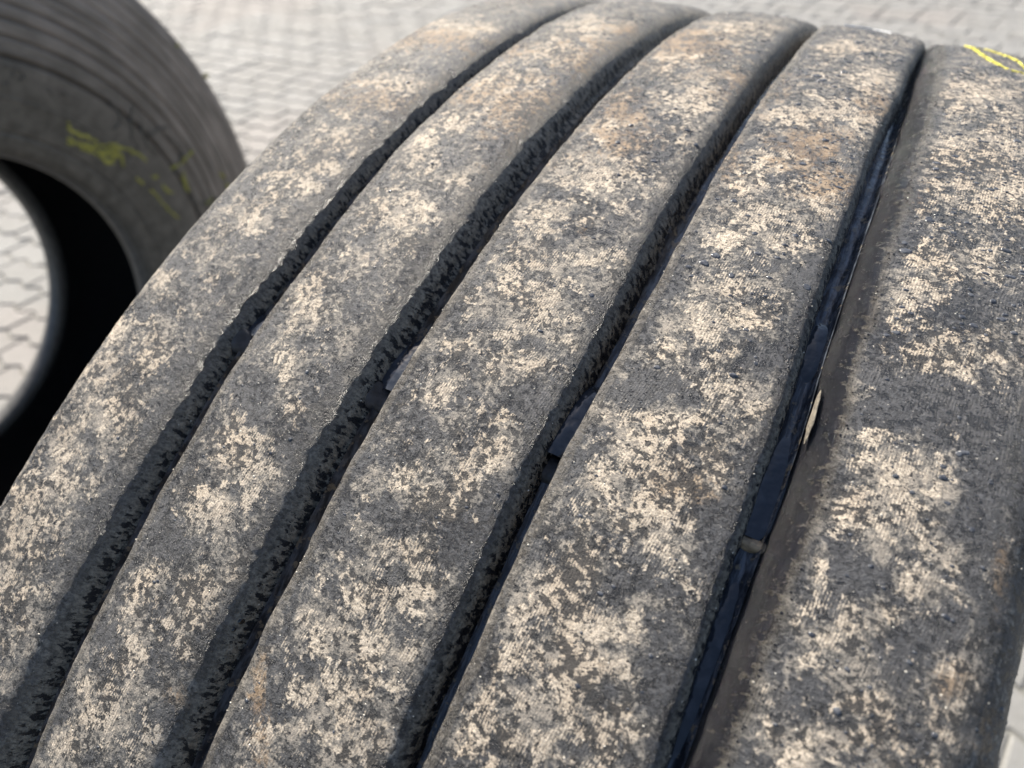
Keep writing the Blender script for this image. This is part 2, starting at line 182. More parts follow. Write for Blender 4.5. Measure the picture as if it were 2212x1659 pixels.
# ------------------------------------------------------------------ materials
def mat_rib():
    N = NT('dusty_worn_tread_rubber')
    st = N.attr('st', 'Vector')
    co = N.n('ShaderNodeTexCoord').outputs['Object']
    mk, dk, oc, wl, eg, wet = (N.attr(k) for k in ('tan', 'dark', 'ochre', 'wall', 'edge', 'wet'))
    sep = N.n('ShaderNodeSeparateXYZ', Vector=st)
    s_, u_ = sep.outputs[0], sep.outputs[1]
    def c0(n, g): return N.math('MULTIPLY', N.math('SUBTRACT', n, .5), g)
    def add(*a):
        o = a[0]
        for q in a[1:]: o = N.math('ADD', o, q)
        return o
    n_big = N.noise(co, 48, 3, .5)
    n1 = N.noise(co, 165, 9, .74, .35)
    n2 = N.noise(co, 620, 6, .78)
    n3 = N.noise(co, 1700, 3, .75)
    n4 = N.noise(co, 250, 7, .74, .9)
    n5 = N.noise(co, 105, 8, .70, .5)
    # fine moulding ridges running along the tyre, slightly oblique
    warp = N.noise(st, 60, 3, .5)
    ph = add(N.math('MULTIPLY', u_, 7600.0), N.math('MULTIPLY', s_, -620.0), N.math('MULTIPLY', warp, 16.0))
    ridge = N.math('MULTIPLY_ADD', N.math('SINE', ph), .5, .5)
    rz = N.ss(N.noise(co, 70, 3, .5), .44, .56)
    ridge_w = N.math('MULTIPLY', ridge, rz)
    # pale tan dried mud: sharp broken edges
    v = add(c0(n1, 4.2), N.math('MULTIPLY', mk, .56), c0(n2, 1.9), c0(n_big, .6), N.math('MULTIPLY', dk, -.80),
            N.math('MULTIPLY', eg, -.60), N.math('MULTIPLY', wl, -.5), N.math('MULTIPLY', c0(ridge, .26), rz))
    tanm = N.ss(v, .30, .42)
    # grey-beige film over the rubber
    f = add(c0(n5, 3.4), c0(n2, 1.3), c0(n4, .9), N.math('MULTIPLY', mk, .42), N.math('MULTIPLY', dk, -.65), N.math('MULTIPLY', eg, -.10))
    film = N.ss(f, -.05, .22)
    film2 = N.ss(f, .16, .62)
    slate = N.mix(N.ss(n2, .36, .62), (.013, .014, .017), (.066, .068, .074))
    slate = N.mix(N.math('MULTIPLY', N.math('MULTIPLY', ridge, rz), .30), slate, (.115, .110, .105))
    mid = N.mix(N.ss(N.math('MULTIPLY_ADD', n2, .55, N.math('MULTIPLY', n3, .45)), .40, .60), (.076, .073, .068), (.265, .242, .208))
    col = N.mix(N.math('MULTIPLY', film, .92), slate, mid)
    col = N.mix(N.math('MULTIPLY', film2, .6), col, (.335, .295, .245))
    tn = N.mix(N.ss(N.math('MULTIPLY_ADD', n2, .5, N.math('MULTIPLY', n3, .5)), .40, .58), (.22, .19, .15), (.585, .505, .405))
    tn = N.mix(N.math('MULTIPLY', N.ss(n_big, .48, .6), .4), tn, (.48, .39, .29))
    tn = N.mix(N.math('MULTIPLY', N.math('MULTIPLY', N.math('SUBTRACT', 1.0, ridge), rz), .45), tn, (.15, .13, .11))
    col = N.mix(tanm, col, tn)
    # ochre silt
    om = N.ss(add(N.math('MULTIPLY', oc, .62), c0(n4, 2.6), c0(n5, 1.6)), .22, .75)
    om = N.math('MULTIPLY', om, N.ss(oc, .04, .30))
    col = N.mix(N.math('MULTIPLY', om, .5), col, (.30, .185, .085))
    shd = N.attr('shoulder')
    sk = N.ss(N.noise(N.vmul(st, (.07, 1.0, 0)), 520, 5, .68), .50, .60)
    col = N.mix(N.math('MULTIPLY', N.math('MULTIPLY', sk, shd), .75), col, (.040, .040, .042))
    # dark wet specks, fractal outline
    damp_shade = N.ss(wl, .0, .45)  # dampness plus soft shade towards the groove walls, put into the colour
    sp = N.ss(add(c0(n4, 1.0), c0(N.noise(co, 430, 4, .62), 1.0), c0(n_big, .5), N.math('MULTIPLY', damp_shade, .06)), .058, .082)
    sp2 = N.ss(add(N.noise(co, 1000, 3, .6), N.math('MULTIPLY', damp_shade, .05), c0(n_big, .25)), .600, .630)
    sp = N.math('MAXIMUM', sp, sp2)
    col = N.mix(N.math('MULTIPLY', damp_shade, .35), col, (.03, .03, .032))
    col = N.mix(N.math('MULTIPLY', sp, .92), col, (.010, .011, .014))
    # pale specks
    ps = N.ss(N.noise(co, 900, 3, .6), .70, .735)
    col = N.mix(N.math('MULTIPLY', ps, .8), col, (.60, .56, .48))
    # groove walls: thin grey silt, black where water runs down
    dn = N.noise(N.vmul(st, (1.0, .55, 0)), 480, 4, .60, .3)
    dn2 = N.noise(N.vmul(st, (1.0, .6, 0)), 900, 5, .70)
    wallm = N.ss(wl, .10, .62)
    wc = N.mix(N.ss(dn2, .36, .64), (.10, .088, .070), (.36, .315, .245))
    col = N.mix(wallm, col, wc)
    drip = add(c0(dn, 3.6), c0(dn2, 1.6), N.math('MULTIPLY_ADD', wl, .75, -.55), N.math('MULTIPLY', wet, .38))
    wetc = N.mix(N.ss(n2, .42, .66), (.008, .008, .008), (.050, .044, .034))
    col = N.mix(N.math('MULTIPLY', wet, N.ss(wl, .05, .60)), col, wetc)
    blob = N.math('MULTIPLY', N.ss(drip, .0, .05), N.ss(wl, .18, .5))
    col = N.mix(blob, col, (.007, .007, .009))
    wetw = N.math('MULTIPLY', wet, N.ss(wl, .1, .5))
    ro = N.math('MULTIPLY_ADD', N.math('MAXIMUM', tanm, N.math('MULTIPLY', film, .7)), .30, .48)
    ro = N.math('SUBTRACT', ro, N.math('MULTIPLY', N.math('MAXIMUM', blob, sp), .25))
    ro = N.math('SUBTRACT', ro, N.math('MULTIPLY', wetw, .20))
    ro = N.math('MAXIMUM', ro, .12)
    h = add(N.math('MULTIPLY', ridge_w, .00010), N.math('MULTIPLY', n2, .0012), N.math('MULTIPLY', n3, .0007),
            N.math('MULTIPLY', tanm, .00018), N.math('MULTIPLY', n1, .0010), N.math('MULTIPLY', sp, -.00012))
    return N.out(Base_Color=col, Roughness=ro, Normal=N.bump(h, .8), **{'Specular IOR Level': .4})

def mat_groove():
    N = NT('wet_groove_rubber')
    st = N.attr('st', 'Vector')
    co = N.n('ShaderNodeTexCoord').outputs['Object']
    a = N.noise(N.vmul(st, (.15, 1, 1)), 900, 4, .6)
    b = N.noise(co, 300, 5, .6)
    col = N.mix(N.ss(a, .4, .65), (.018, .021, .028), (.085, .098, .12))  # blue streaks put the sky's reflection into the rubber colour
    col = N.mix(N.ss(b, .56, .66), col, (.16, .13, .09))
    ro = N.math('MULTIPLY_ADD', N.ss(b, .54, .66), .4, .10)
    h = N.math('ADD', N.math('MULTIPLY', a, .0004), N.math('MULTIPLY', b, .0009))
    return N.out(Base_Color=col, Roughness=ro, Normal=N.bump(h, .6))

def mat_sidewall(name, tint=1.0, streaks=True):
    N = NT(name)
    co = N.n('ShaderNodeTexCoord').outputs['Object']
    st = N.attr('st', 'Vector')
    a = N.noise(N.vmul(st, (.35, 3.0, 1)), 22, 5, .6)
    b = N.noise(co, 60, 6, .65)
    c = N.noise(N.vmul(st, (.10, 4.0, 1)), 40, 4, .6)
    r_ = N.n('ShaderNodeSeparateXYZ', Vector=st).outputs[1]
    dusty = N.ss(r_, .33, .50)
    lo = N.mix(N.ss(b, .35, .7), (.060*tint, .056*tint, .048*tint), (.115*tint, .106*tint, .092*tint))
    hi = N.mix(N.ss(a, .35, .7), (.150*tint, .128*tint, .108*tint), (.28*tint, .238*tint, .205*tint))
    col = N.mix(dusty, lo, hi)
    col = N.mix(N.math('MULTIPLY', N.ss(c, .58, .72), N.math('MULTIPLY', dusty, .6)), col, (.20, .15, .13))
    fl = N.ss(b, .64, .74)
    col = N.mix(N.math('MULTIPLY', fl, .35), col, (.17, .16, .14))
    h = N.math('ADD', N.math('MULTIPLY', b, .0012), N.math('MULTIPLY', c, .0010))
    return N.out(Base_Color=col, Roughness=.62, Normal=N.bump(h, .6))

def mat_simple(name, col, rough=.6, var=.25, scale=200, bump=.0005, **kw):
    N = NT(name)
    co = N.n('ShaderNodeTexCoord').outputs['Object']
    a = N.noise(co, scale, 5, .6)
    c = N.mix(N.ss(a, .35, .68), tuple(x*(1-var) for x in col), tuple(min(1, x*(1+var)) for x in col))
    return N.out(Base_Color=c, Roughness=rough, Normal=N.bump(N.math('MULTIPLY', a, bump), .7), **kw)

def mat_paver():
    N = NT('weathered_concrete_paver')
    g = N.n('ShaderNodeNewGeometry').outputs['Position']
    a = N.noise(g, 3.1, 4, .6)
    b = N.noise(g, 45, 6, .7)
    c = N.noise(g, 900, 3, .7)
    tone = N.math('FRACT', N.math('ADD', N.n('ShaderNodeObjectInfo').outputs['Random'], N.n('ShaderNodeNewGeometry').outputs['Random Per Island']))
    col = N.mix(N.ss(a, .38, .62), (.183, .184, .180), (.210, .211, .206))
    col = N.mix(N.ss(N.noise(g, 1.3, 2, .5), .5, .62), col, N.mix(.5, col, (.225, .20, .185)))
    col = N.mix(N.math('MULTIPLY', N.ss(b, .42, .7), .4), col, (.145, .142, .132))
    col = N.mix(N.math('MULTIPLY', N.ss(c, .5, .7), .25), col, (.29, .285, .27))
    col = N.mix(N.math('MULTIPLY', tone, .42), col, (.155, .15, .138))
    h = N.math('ADD', N.math('MULTIPLY', b, .003), N.math('MULTIPLY', c, .0012))
    return N.out(Base_Color=col, Roughness=.88, Normal=N.bump(h, .7))

def mat_ground():
    N = NT('sandy_joint_ground')
    g = N.n('ShaderNodeNewGeometry').outputs['Position']
    a = N.noise(g, 12, 6, .7)
    b = N.noise(g, 260, 4, .7)
    col = N.mix(N.ss(a, .4, .62), (.165, .163, .152), (.15, .15, .135))
    col = N.mix(N.ss(b, .5, .7), col, (.155, .15, .13))
    return N.out(Base_Color=col, Roughness=.95, Normal=N.bump(N.math('MULTIPLY', b, .002), .8))

M_RIB = mat_rib()
M_GROOVE = mat_groove()
M_SIDE1 = mat_sidewall('dusty_sidewall_rubber', .9)
M_SIDE2 = mat_sidewall('grey_sidewall_rubber', 1.0)
M_LINER = mat_simple('black_inner_liner', (.012, .012, .013), .55, .3, 120)
M_BEAD = mat_simple('bead_rubber', (.085, .083, .08), .42, .3, 120)
M_YEL = mat_simple('yellow_tyre_crayon', (.50, .46, .07), .8, .5, 700, .0006)
M_YELD = mat_simple('faded_yellow_tyre_crayon', (.30, .285, .06), .8, .3, 160, .0006)
M_WHT = mat_simple('white_streak', (.62, .64, .66), .5, .3, 900, .0006)
M_RIBLET = mat_simple('dark_wear_bar', (.045, .045, .048), .5, .3, 300, .0006)
M_WIRE = mat_simple('silty_wear_bar', (.26, .19, .115), .6, .4, 500, .0008)
M_MUD = mat_simple('dried_pale_mud', (.12, .105, .082), .85, .35, 700, .0012)
M_PAV = mat_paver()
M_GND = mat_ground()
def mat_water():
    N = NT('sky_tinted_water')
    co = N.n('ShaderNodeTexCoord').outputs['Object']
    n = N.noise(co, 260, 2, .4)
    return N.out(Base_Color=N.mix(N.ss(n, .4, .7), (.018, .022, .030), (.038, .043, .054)), Roughness=.05, IOR=1.33,  # blue-grey base paints in some of the sky's reflection
                 Normal=N.bump(N.math('MULTIPLY', n, .0011), .5), **{'Specular IOR Level': .9})
M_WATER = mat_water()
def mat_drop():
    N = NT('water_drop_on_grime')
    co = N.n('ShaderNodeTexCoord').outputs['Object']
    n = N.noise(co, 900, 2, .5)
    return N.out(Base_Color=N.mix(N.ss(n, .35, .65), (.030, .034, .043), (.085, .090, .10)), Roughness=.12, IOR=1.33)  # lighter bluish tone stands in for sky reflected in the drops
M_DROP = mat_drop()
M_DROPB = mat_simple('black_water_drop', (.006, .006, .008), .08, .2, 800, .0001)

# ------------------------------------------------------------------ first tyre (foreground)
R = 0.52                 # crown radius
XC = -0.0918             # crown centre for the curvature
CURV = 0.2444
RF = R - 0.0145          # groove floor radius
TH_LO, TH_HI = -0.72, 0.60   # finely modelled arc (angle from the top, + = far side)
def crown(x): return R - CURV*(x-XC)**2

def edge_curve(key, th):
    pts = EDGES[key]
    a = np.array([p[0] for p in pts]); b = np.array([p[1] for p in pts])
    if a[-1] > .2:      # the sample at the very horizon is unreliable: keep it close to its neighbour
        b[-1] = b[-2] + np.clip(b[-1]-b[-2], -.0015, .0015)
    v = np.interp(th, a, b)
    k = np.hanning(63); k /= k.sum()
    vp = np.pad(v, 31, mode='edge')
    v = np.convolve(vp, k, 'valid')
    w_ = (a < .25)
    q = np.polyfit(a[w_], b[w_], 2)
    tc = np.clip(th, -.66, .30)
    v = .45*v + .55*np.polyval(q, tc)
    fade = np.clip((th-(TH_LO-.2))/.2, 0, 1)*np.clip((TH_HI+.2-th)/.2, 0, 1)
    return v.mean()*(1-fade) + v*fade

def theta_samples():
    fine = np.arange(TH_LO, TH_HI, 0.0016)
    rest = np.linspace(TH_HI, TH_LO+2*math.pi, 150)[:-1]
    return np.concatenate([fine, rest])
TH = theta_samples()
TH_SIGNED = np.where(TH > math.pi, TH-2*math.pi, TH)
order_fade = np.clip((TH_SIGNED-TH_LO)/.05, 0, 1)*np.clip((TH_HI-TH_SIGNED)/.05, 0, 1)
sarc = TH*R
EC = {}
for key in EDGES: EC[key] = edge_curve(key, TH_SIGNED)

def bez(p0, p1, p2, n):
    t = np.linspace(0, 1, n)[None, :, None]
    return p0[:, None]*(1-t)**2 + 2*p1[:, None]*t*(1-t) + p2[:, None]*t*t

def lerp(p0, p1, n):
    t = np.linspace(0, 1, n)[None, :, None]
    return p0[:, None]*(1-t)+p1[:, None]*t

def P2(x, r):
    x = np.broadcast_to(np.asarray(x, float), TH.shape); r = np.broadcast_to(np.asarray(r, float), TH.shape)
    return np.stack([x, r], -1)

def wob(seed, cell, amp): return vnoise(sarc, sarc*0+seed, cell, seed)*amp*order_fade

def blob_field(x, s, L, pw=1.0):
    out = np.zeros_like(x)
    for (bs, bx, a, b, c, d) in L:
        det = a*d-b*c
        if abs(det) < 1e-12: continue
        ds, dx = s-bs, x-bx
        # rows of the matrix map unit circle -> (ds, dx)
        u = (d*ds-b*dx)/det; v = (-c*ds+a*dx)/det
        q = (u*u+v*v)*pw
        out = np.maximum(out, np.exp(-q*0.75)*(q < 9))
    return out

tyre1 = empty('truck_tyre', (-0.08, 0, 0))
tag(tyre1, 'mud-stained truck tyre filling the foreground, seen across its five worn tread ribs', 'tyre', 'used truck tyres')

rib_verts = []
def build_rib(k, xl, xr, rho_l, rho_r, left_end=None, right_end=None, wet_l=0.0, nxt=None):
    seed = 100*k
    xl = xl + wob(seed+1, .030, .0004) + wob(seed+2, .004, .00010)
    xr = xr + wob(seed+3, .030, .0005) + wob(seed+4, .005, .00016)
    rl = crown(xl); rr = crown(xr)
    segs = []      # (points, wallness, wetness)
    if left_end is None:
        rho = rho_l*(1+.2*wob(seed+5, .01, 1))
        foot = P2(xl-.0012-wet_l*.0062, RF-.001)
        wtop = P2(xl-.0002-wet_l*.0024, rl-rho)
        segs.append((lerp(foot, wtop, 14)[:, :-1], 1, wet_l))
        segs.append((bez(wtop, P2(xl, rl-.0003), P2(xl+rho*1.4, crown(xl+rho*1.4)-.0009), 9)[:, :-1], -2.0 if wet_l else .25, wet_l))
        a = P2(xl+rho*1.4, rl)
    else:
        a, parts = left_end(xl)
        segs += parts
    if right_end is None:
        rho = rho_r*(1+.12*wob(seed+6, .02, 1))
        b = P2(xr-rho*.9, rr)
    else:
        b = right_end(xr)[0]
    n = 58
    top = lerp(a, b, n)
    tt = np.linspace(0, 1, n)[None, :]
    cv = np.zeros_like(tt)
    if left_end is None: cv = cv + .0009*(np.abs(1-tt)**6)
    if right_end is None: cv = cv + .0009*(tt**5)
    top[..., 1] = crown(top[..., 0])-cv
    if left_end is not None: top[:, 0, 1] = a[:, 1]
    segs.append((top[:, :-1], 0, 0))
    if right_end is None:
        tight = (k == 4)
        g = np.maximum(nxt-xr-(.0108 if tight else .0052), .0016)
        wtop = P2(xr+.50*g, rr-rho*1.15-.0008)
        foot = P2(xr+g, RF-.001)
        b0 = P2(xr-rho*.9, crown(xr-rho*.9)-.0009)
        ctrl = P2(xr+.26*g, rr-rho*.12-.0009)
        segs.append((bez(b0, ctrl, wtop, 14)[:, :-1], None, 0))
        segs.append((lerp(wtop, foot, 16), 1, 0))
    else:
        segs += right_end(xr)[1]
    prof = np.concatenate([s[0] for s in segs], 1)
    wl = []
    wt = []
    for p, w_, we in segs:
        m_ = p.shape[1]
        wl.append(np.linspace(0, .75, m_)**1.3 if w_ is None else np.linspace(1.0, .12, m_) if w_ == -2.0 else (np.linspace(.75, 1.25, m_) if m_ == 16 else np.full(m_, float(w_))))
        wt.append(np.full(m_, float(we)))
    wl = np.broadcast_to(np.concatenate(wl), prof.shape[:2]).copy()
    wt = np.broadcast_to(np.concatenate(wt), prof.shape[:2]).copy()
    # profile normals and lateral arc length
    d = np.gradient(prof, axis=1)
    nrm = np.stack([-d[..., 1], d[..., 0]], -1)
    nrm /= np.linalg.norm(nrm, axis=-1, keepdims=True)+1e-9
    u = np.cumsum(np.linalg.norm(np.diff(prof, axis=1, prepend=prof[:, :1]), axis=-1), 1)
    u = u + k*.31
    s2 = np.broadcast_to(sarc[:, None], u.shape)
    of = order_fade[:, None]
    disp = (vnoise(s2, u, .026, seed+11)*.00018 + vnoise(s2, u, .008, seed+12)*.00008 +
            vnoise(s2, u, .0032, seed+13)*.00007 + vnoise(s2, u, .0018, seed+14)*.00005)
    chip = np.clip(vnoise(s2, u, .005, seed+15)-.35, 0, 1)*np.exp(-((wl-.3)/.28)**2)*.0003
    prof = prof + nrm*((disp-chip)*of)[..., None]
    x, r = prof[..., 0], prof[..., 1]
    th = np.broadcast_to(TH[:, None], x.shape)
    V = np.stack([x, r*np.sin(th), R + r*np.cos(th)], -1)
    ss = np.where(TH_SIGNED[:, None] > TH_HI+.2, 9.0, TH_SIGNED[:, None]*R)*np.ones_like(x)
    fade = np.clip(1-wl*1.6, 0, 1)
    tan = blob_field(x, ss, TAN, .6)*fade
    dark = blob_field(x, ss, DARK)*fade
    och = blob_field(x, ss, OCH, .20)
    eg = np.exp(-((x-xl[:, None])/.0052)**2)*(0.2 if left_end is not None else 1.0) + .5*np.exp(-((x-xr[:, None])/.004)**2)
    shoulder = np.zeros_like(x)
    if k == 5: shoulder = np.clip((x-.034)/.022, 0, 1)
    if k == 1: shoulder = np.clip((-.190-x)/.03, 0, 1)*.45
    st = np.stack([s2, u, np.zeros_like(u)], -1)
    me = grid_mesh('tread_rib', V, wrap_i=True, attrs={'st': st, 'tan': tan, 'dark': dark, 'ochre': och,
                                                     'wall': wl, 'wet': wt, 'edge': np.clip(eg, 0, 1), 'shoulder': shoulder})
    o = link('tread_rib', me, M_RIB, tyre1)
    rib_verts.append((V, wl, x, np.broadcast_to(TH_SIGNED[:, None], x.shape), k))
    return o

XL0 = np.full_like(TH, -0.2245)
XR4 = np.full_like(TH, 0.0625)
def left_shoulder(xl):
    foot = P2(xl-.022, R-.052); mid = P2(xl-.0065, R-.017)
    a = P2(xl+.006, crown(xl+.006))
    return a, [(lerp(foot, mid, 22)[:, :-1], .0, 0), (bez(mid, P2(xl-.0015, R-.0055), a, 14)[:, :-1], 0, 0)]
def right_shoulder(xr):
    a = P2(xr-.010, crown(xr-.010))
    mid = P2(xr+.0075, R-.024); foot = P2(xr+.0165, R-.054)
    return a, [(bez(a, P2(xr+.0035, R-.0085), mid, 20)[:, :-1], 0, 0), (lerp(mid, foot, 26), .0, 0)]

r0 = build_rib(1, XL0, EC['r1R'], .003, .0088, nxt=EC['r2L'], left_end=left_shoulder)
r1 = build_rib(2, EC['r2L'], EC['r2R'], .0026, .0082, nxt=EC['r3L'])
r2 = build_rib(3, EC['r3L'], EC['r3R'], .0026, .0070, nxt=EC['r4L'])
r3 = build_rib(4, EC['r4L'], EC['r4R'], .0026, .0050, nxt=EC['r5L'])
r4 = build_rib(5, EC['r5L'], XR4, .0048, .003, right_end=right_shoulder, wet_l=1.0)
r0['label'] = 'left shoulder rib beside the second tyre'
r4['label'] = 'broad right shoulder rib with a yellow crayon loop at its top'

def lathe(name, prof, mat, parent, centre, axis_x=True, nseg=360, frame=None, attr_r=True):
    """prof: list of (s, r) along the axis / radius; frame = (origin, axis, e1, e2)"""
    prof = np.array(prof, float)
    o_, a_, e1_, e2_ = frame
    th = np.linspace(0, 2*math.pi, nseg, endpoint=False)
    V = (o_[None, None] + prof[None, :, 0, None]*a_[None, None]
         + prof[None, :, 1, None]*(np.cos(th)[:, None, None]*e1_[None, None]+np.sin(th)[:, None, None]*e2_[None, None]))
    st = np.stack([np.broadcast_to(th[:, None], V.shape[:2]), np.broadcast_to(prof[None, :, 1], V.shape[:2]), np.broadcast_to(prof[None, :, 0], V.shape[:2])], -1)
    me = grid_mesh(name, V, wrap_i=True, attrs={'st': st})
    return link(name, me, mat, parent)

F1 = (np.array([-0.08, 0, R]), np.array([1., 0, 0]), np.array([0, 1., 0]), np.array([0, 0, 1.]))
# casing under the grooves: st attribute here is arc / lateral
nx = 150
xs = np.linspace(-.221, .054, nx)
rs = np.full(nx, RF) - .0006*np.abs(np.sin(xs*700))*0
rs[:1] = R-.03; rs[-1:] = R-.03
th_all = TH
Vc = np.stack(np.broadcast_arrays(xs[None, :], (rs[None, :]+0*th_all[:, None])*np.sin(th_all)[:, None], R+(rs[None, :]+0*th_all[:, None])*np.cos(th_all)[:, None]), -1)
stc = np.stack(np.broadcast_arrays(sarc[:, None], xs[None, :], 0*sarc[:, None]), -1)
link('groove_floor', grid_mesh('groove_floor', Vc, wrap_i=True, attrs={'st': stc}), M_GROOVE, tyre1)

def smooth_profile(pts, n):
    pts = np.array(pts, float)
    t = np.r_[0, np.cumsum(np.hypot(*np.diff(pts, axis=0).T))]
    tt = np.linspace(0, t[-1], n)
    # Catmull-Rom through the points
    out = []
    for q in tt:
        i = min(max(np.searchsorted(t, q)-1, 0), len(pts)-2)
        f = (q-t[i])/(t[i+1]-t[i])
        p0 = pts[max(i-1, 0)]; p1 = pts[i]; p2 = pts[i+1]; p3 = pts[min(i+2, len(pts)-1)]
        out.append(.5*((2*p1)+(-p0+p2)*f+(2*p0-5*p1+4*p2-p3)*f*f+(-p0+3*p1-3*p2+p3)*f**3))
    return np.array(out)

side = [(.156, R-.048), (.163, R-.07), (.174, R-.095), (.183, R-.125), (.184, R-.15), (.176, R-.18), (.160, R-.205), (.148, R-.222), (.145, R-.232)]
sp = smooth_profile(side, 60)
sp[:, 0] -= .0012*np.exp(-((sp[:, 1]-(R-.062))/.0015)**2)
lathe('sidewall', sp, M_SIDE1, tyre1, None, frame=F1)
spl = sp.copy(); spl[:, 0] = -spl[:, 0]
lathe('sidewall', spl[::-1], M_SIDE1, tyre1, None, frame=F1)
for sg in (1, -1):
    pr = [(.145*sg, R-.231), (.1415*sg, R-.236), (.128*sg, R-.238), (.122*sg, R-.232), (.124*sg, R-.226)]
    lathe('bead', pr if sg > 0 else pr[::-1], M_BEAD, tyre1, None, nseg=200, frame=F1)
pl = smooth_profile([(.124, R-.227), (.140, R-.205), (.158, R-.17), (.165, R-.14), (.155, R-.10), (.130, R-.05), (.09, R-.032), (0, R-.028),
                     (-.09, R-.032), (-.130, R-.05), (-.155, R-.10), (-.165, R-.14), (-.158, R-.17), (-.140, R-.205), (-.124, R-.227)], 70)
lathe('inner_liner', pl[::-1], M_LINER, tyre1, None, nseg=200, frame=F1)

# wear indicator bars across the grooves
def groove_patch(name, xa, xb, t0, t1, height, mat, parent, taper=True, n=26, m_=9, ridge=0.0, seed=3, pinch=.0, soft=False):
    a = np.linspace(0, 1, n)[:, None]; b = np.linspace(0, 1, m_)[None, :]
    th = t0+(t1-t0)*a+0*b
    xl = np.interp(th[:, :1], TH_SIGNED[np.argsort(TH_SIGNED)], xa[np.argsort(TH_SIGNED)])
    xr = np.interp(th[:, :1], TH_SIGNED[np.argsort(TH_SIGNED)], xb[np.argsort(TH_SIGNED)])
    wid = np.clip(np.minimum(a*9, 1), 0, 1)*np.sqrt(np.clip(1-a**3, 0, 1)) if taper else np.ones_like(a)
    mid = (xl+xr)/2
    x = mid + (b-.5)*(xr-xl)*(wid*(1-pinch)+pinch)
    prof = (np.sqrt(np.clip(1-a**2.2, 0, 1)) if taper else np.clip(np.minimum(a, 1-a)*6, 0, 1))
    if soft: prof = np.sqrt(np.clip(1-np.abs(2*a-1)**2.5, 0, 1))
    h = -.0009 + (height+.0005)*prof*(1-.12*(2*b-1)**2) + vnoise(th*R, x, .004, seed)*(.00005 if mat is M_WATER else .0006)
    h = h + ridge*np.abs(2*b-1)**2
    r = RF + h
    V = np.stack([x, r*np.sin(th), R+r*np.cos(th)], -1)
    me = grid_mesh(name, V[:, ::1])
    return link(name, me, mat, parent)
E = EC
gaps = [(E['r2L']-.0058, E['r2L']-.001), (E['r3L']-.0058, E['r3L']-.001), (E['r4L']-.0058, E['r4L']-.001),
        (np.minimum(E['r4R']+.0014, E['r5L']-.0098), E['r5L']-.0056)]
for gi, (ga, gb) in enumerate(gaps):
    groove_patch('wear_indicator', ga-(.0012 if gi == 3 else .004), gb+(.0030 if gi == 3 else .004), (-.3580 if gi == 3 else -.3660), (-.3490 if gi == 3 else -.3480), .0041 if gi == 3 else .0030, M_WIRE if gi == 3 else M_RIBLET, tyre1, n=24, seed=30+gi, soft=True, pinch=1.0, ridge=0.0 if gi == 3 else .006)

chan_th = np.linspace(TH_LO, TH_HI, 420)
o_ = np.argsort(TH_SIGNED)
for gi, (ga, gb) in enumerate(gaps):
    xa = np.interp(chan_th, TH_SIGNED[o_], ga[o_])-(.0012 if gi == 3 else .0022); xb = np.interp(chan_th, TH_SIGNED[o_], gb[o_])+(.0006 if gi == 3 else .0022)
    b = np.linspace(0, 1, 17)[None, :]
    x = xa[:, None]+(xb-xa)[:, None]*b
    sa = (chan_th*R)[:, None]+0*x
    r = RF+.0008+(.0034*np.abs(2*b-1)**2.4 if gi == 3 else .0042*np.abs(2*b-1)**3)+vnoise(sa, x, .006, 90+gi)*.00022+vnoise(sa*.2, x, .0016, 94+gi)*.00010
    V = np.stack([x, r*np.sin(chan_th)[:, None], R+r*np.cos(chan_th)[:, None]], -1)
    link('groove', grid_mesh('groove', V, attrs={'st': np.stack([sa, x, 0*x], -1)}), M_GROOVE, tyre1)

# puddles held up behind the wear bars
pud = [(-.351, -.322, .0058, 'narrow strip of water in the leftmost tread groove'),
       (-.351, -.300, .0060, 'curved strip of water in the second tread groove from the left'),
       (-.351, -.297, .0078, 'pale blue puddle in the third tread groove from the left'),
       (-.351, -.285, .0038, 'dark puddle in the rightmost tread groove above the tan silt bar')]
for (t0, t1, h, lab), (ga, gb) in zip(pud, gaps):
    o = groove_patch('puddle', ga-.0045, gb+.0012, t0, t1, h, M_WATER, None, n=60, m_=13, seed=77, pinch=.6)
    tag(o, lab, 'puddle', 'puddles in the tread grooves')
for (t0, t1, h, lab, gi) in [(-.255, -.205, .0028, 'thin film of water high in the rightmost tread groove', 3),
                             (-.47, -.368, .0026, 'long wet streak low in the rightmost tread groove', 3)]:
    o = groove_patch('puddle', gaps[gi][0]-.001, gaps[gi][1]+.001, t0, t1, h, M_WATER, None, n=60, m_=9, seed=5, pinch=.6, soft=True)
    tag(o, lab, 'puddle', 'puddles in the tread grooves')

# pale dried mud left standing on the left wall of the broad right rib
aa = np.linspace(0, 1, 40)[:, None]; bb = np.linspace(-1, 1, 11)[None, :]
thm = -.295+.034*aa+0*bb
wdt = .0011*(np.sin(np.pi*np.clip(aa, .01, .99))**.5)*(1+.35*vnoise(thm*R, bb*0+3, .0022, 41))
fx = np.interp(thm, TH_SIGNED[o_], EC['r5L'][o_])
xm = fx-.0040+wdt*bb*.6
rm = R-.0078+wdt*bb*1.1*(1+.5*vnoise(thm*R, bb*0+7, .003, 43))+.0011*np.sqrt(np.clip(1-bb**2, 0, 1))*np.sin(np.pi*aa)**.4+vnoise(thm*R, bb*.002, .0012, 42)*.00018
link('dried_mud', grid_mesh('dried_mud', np.stack([xm, rm*np.sin(thm), R+rm*np.cos(thm)], -1)), M_MUD, tyre1)

# ------------------------------------------------------------------ crayon marks and white streaks
def surf1(th, x, lift):
    r = crown(x)+lift
    return np.array([x, r*math.sin(th), R+r*math.cos(th)])

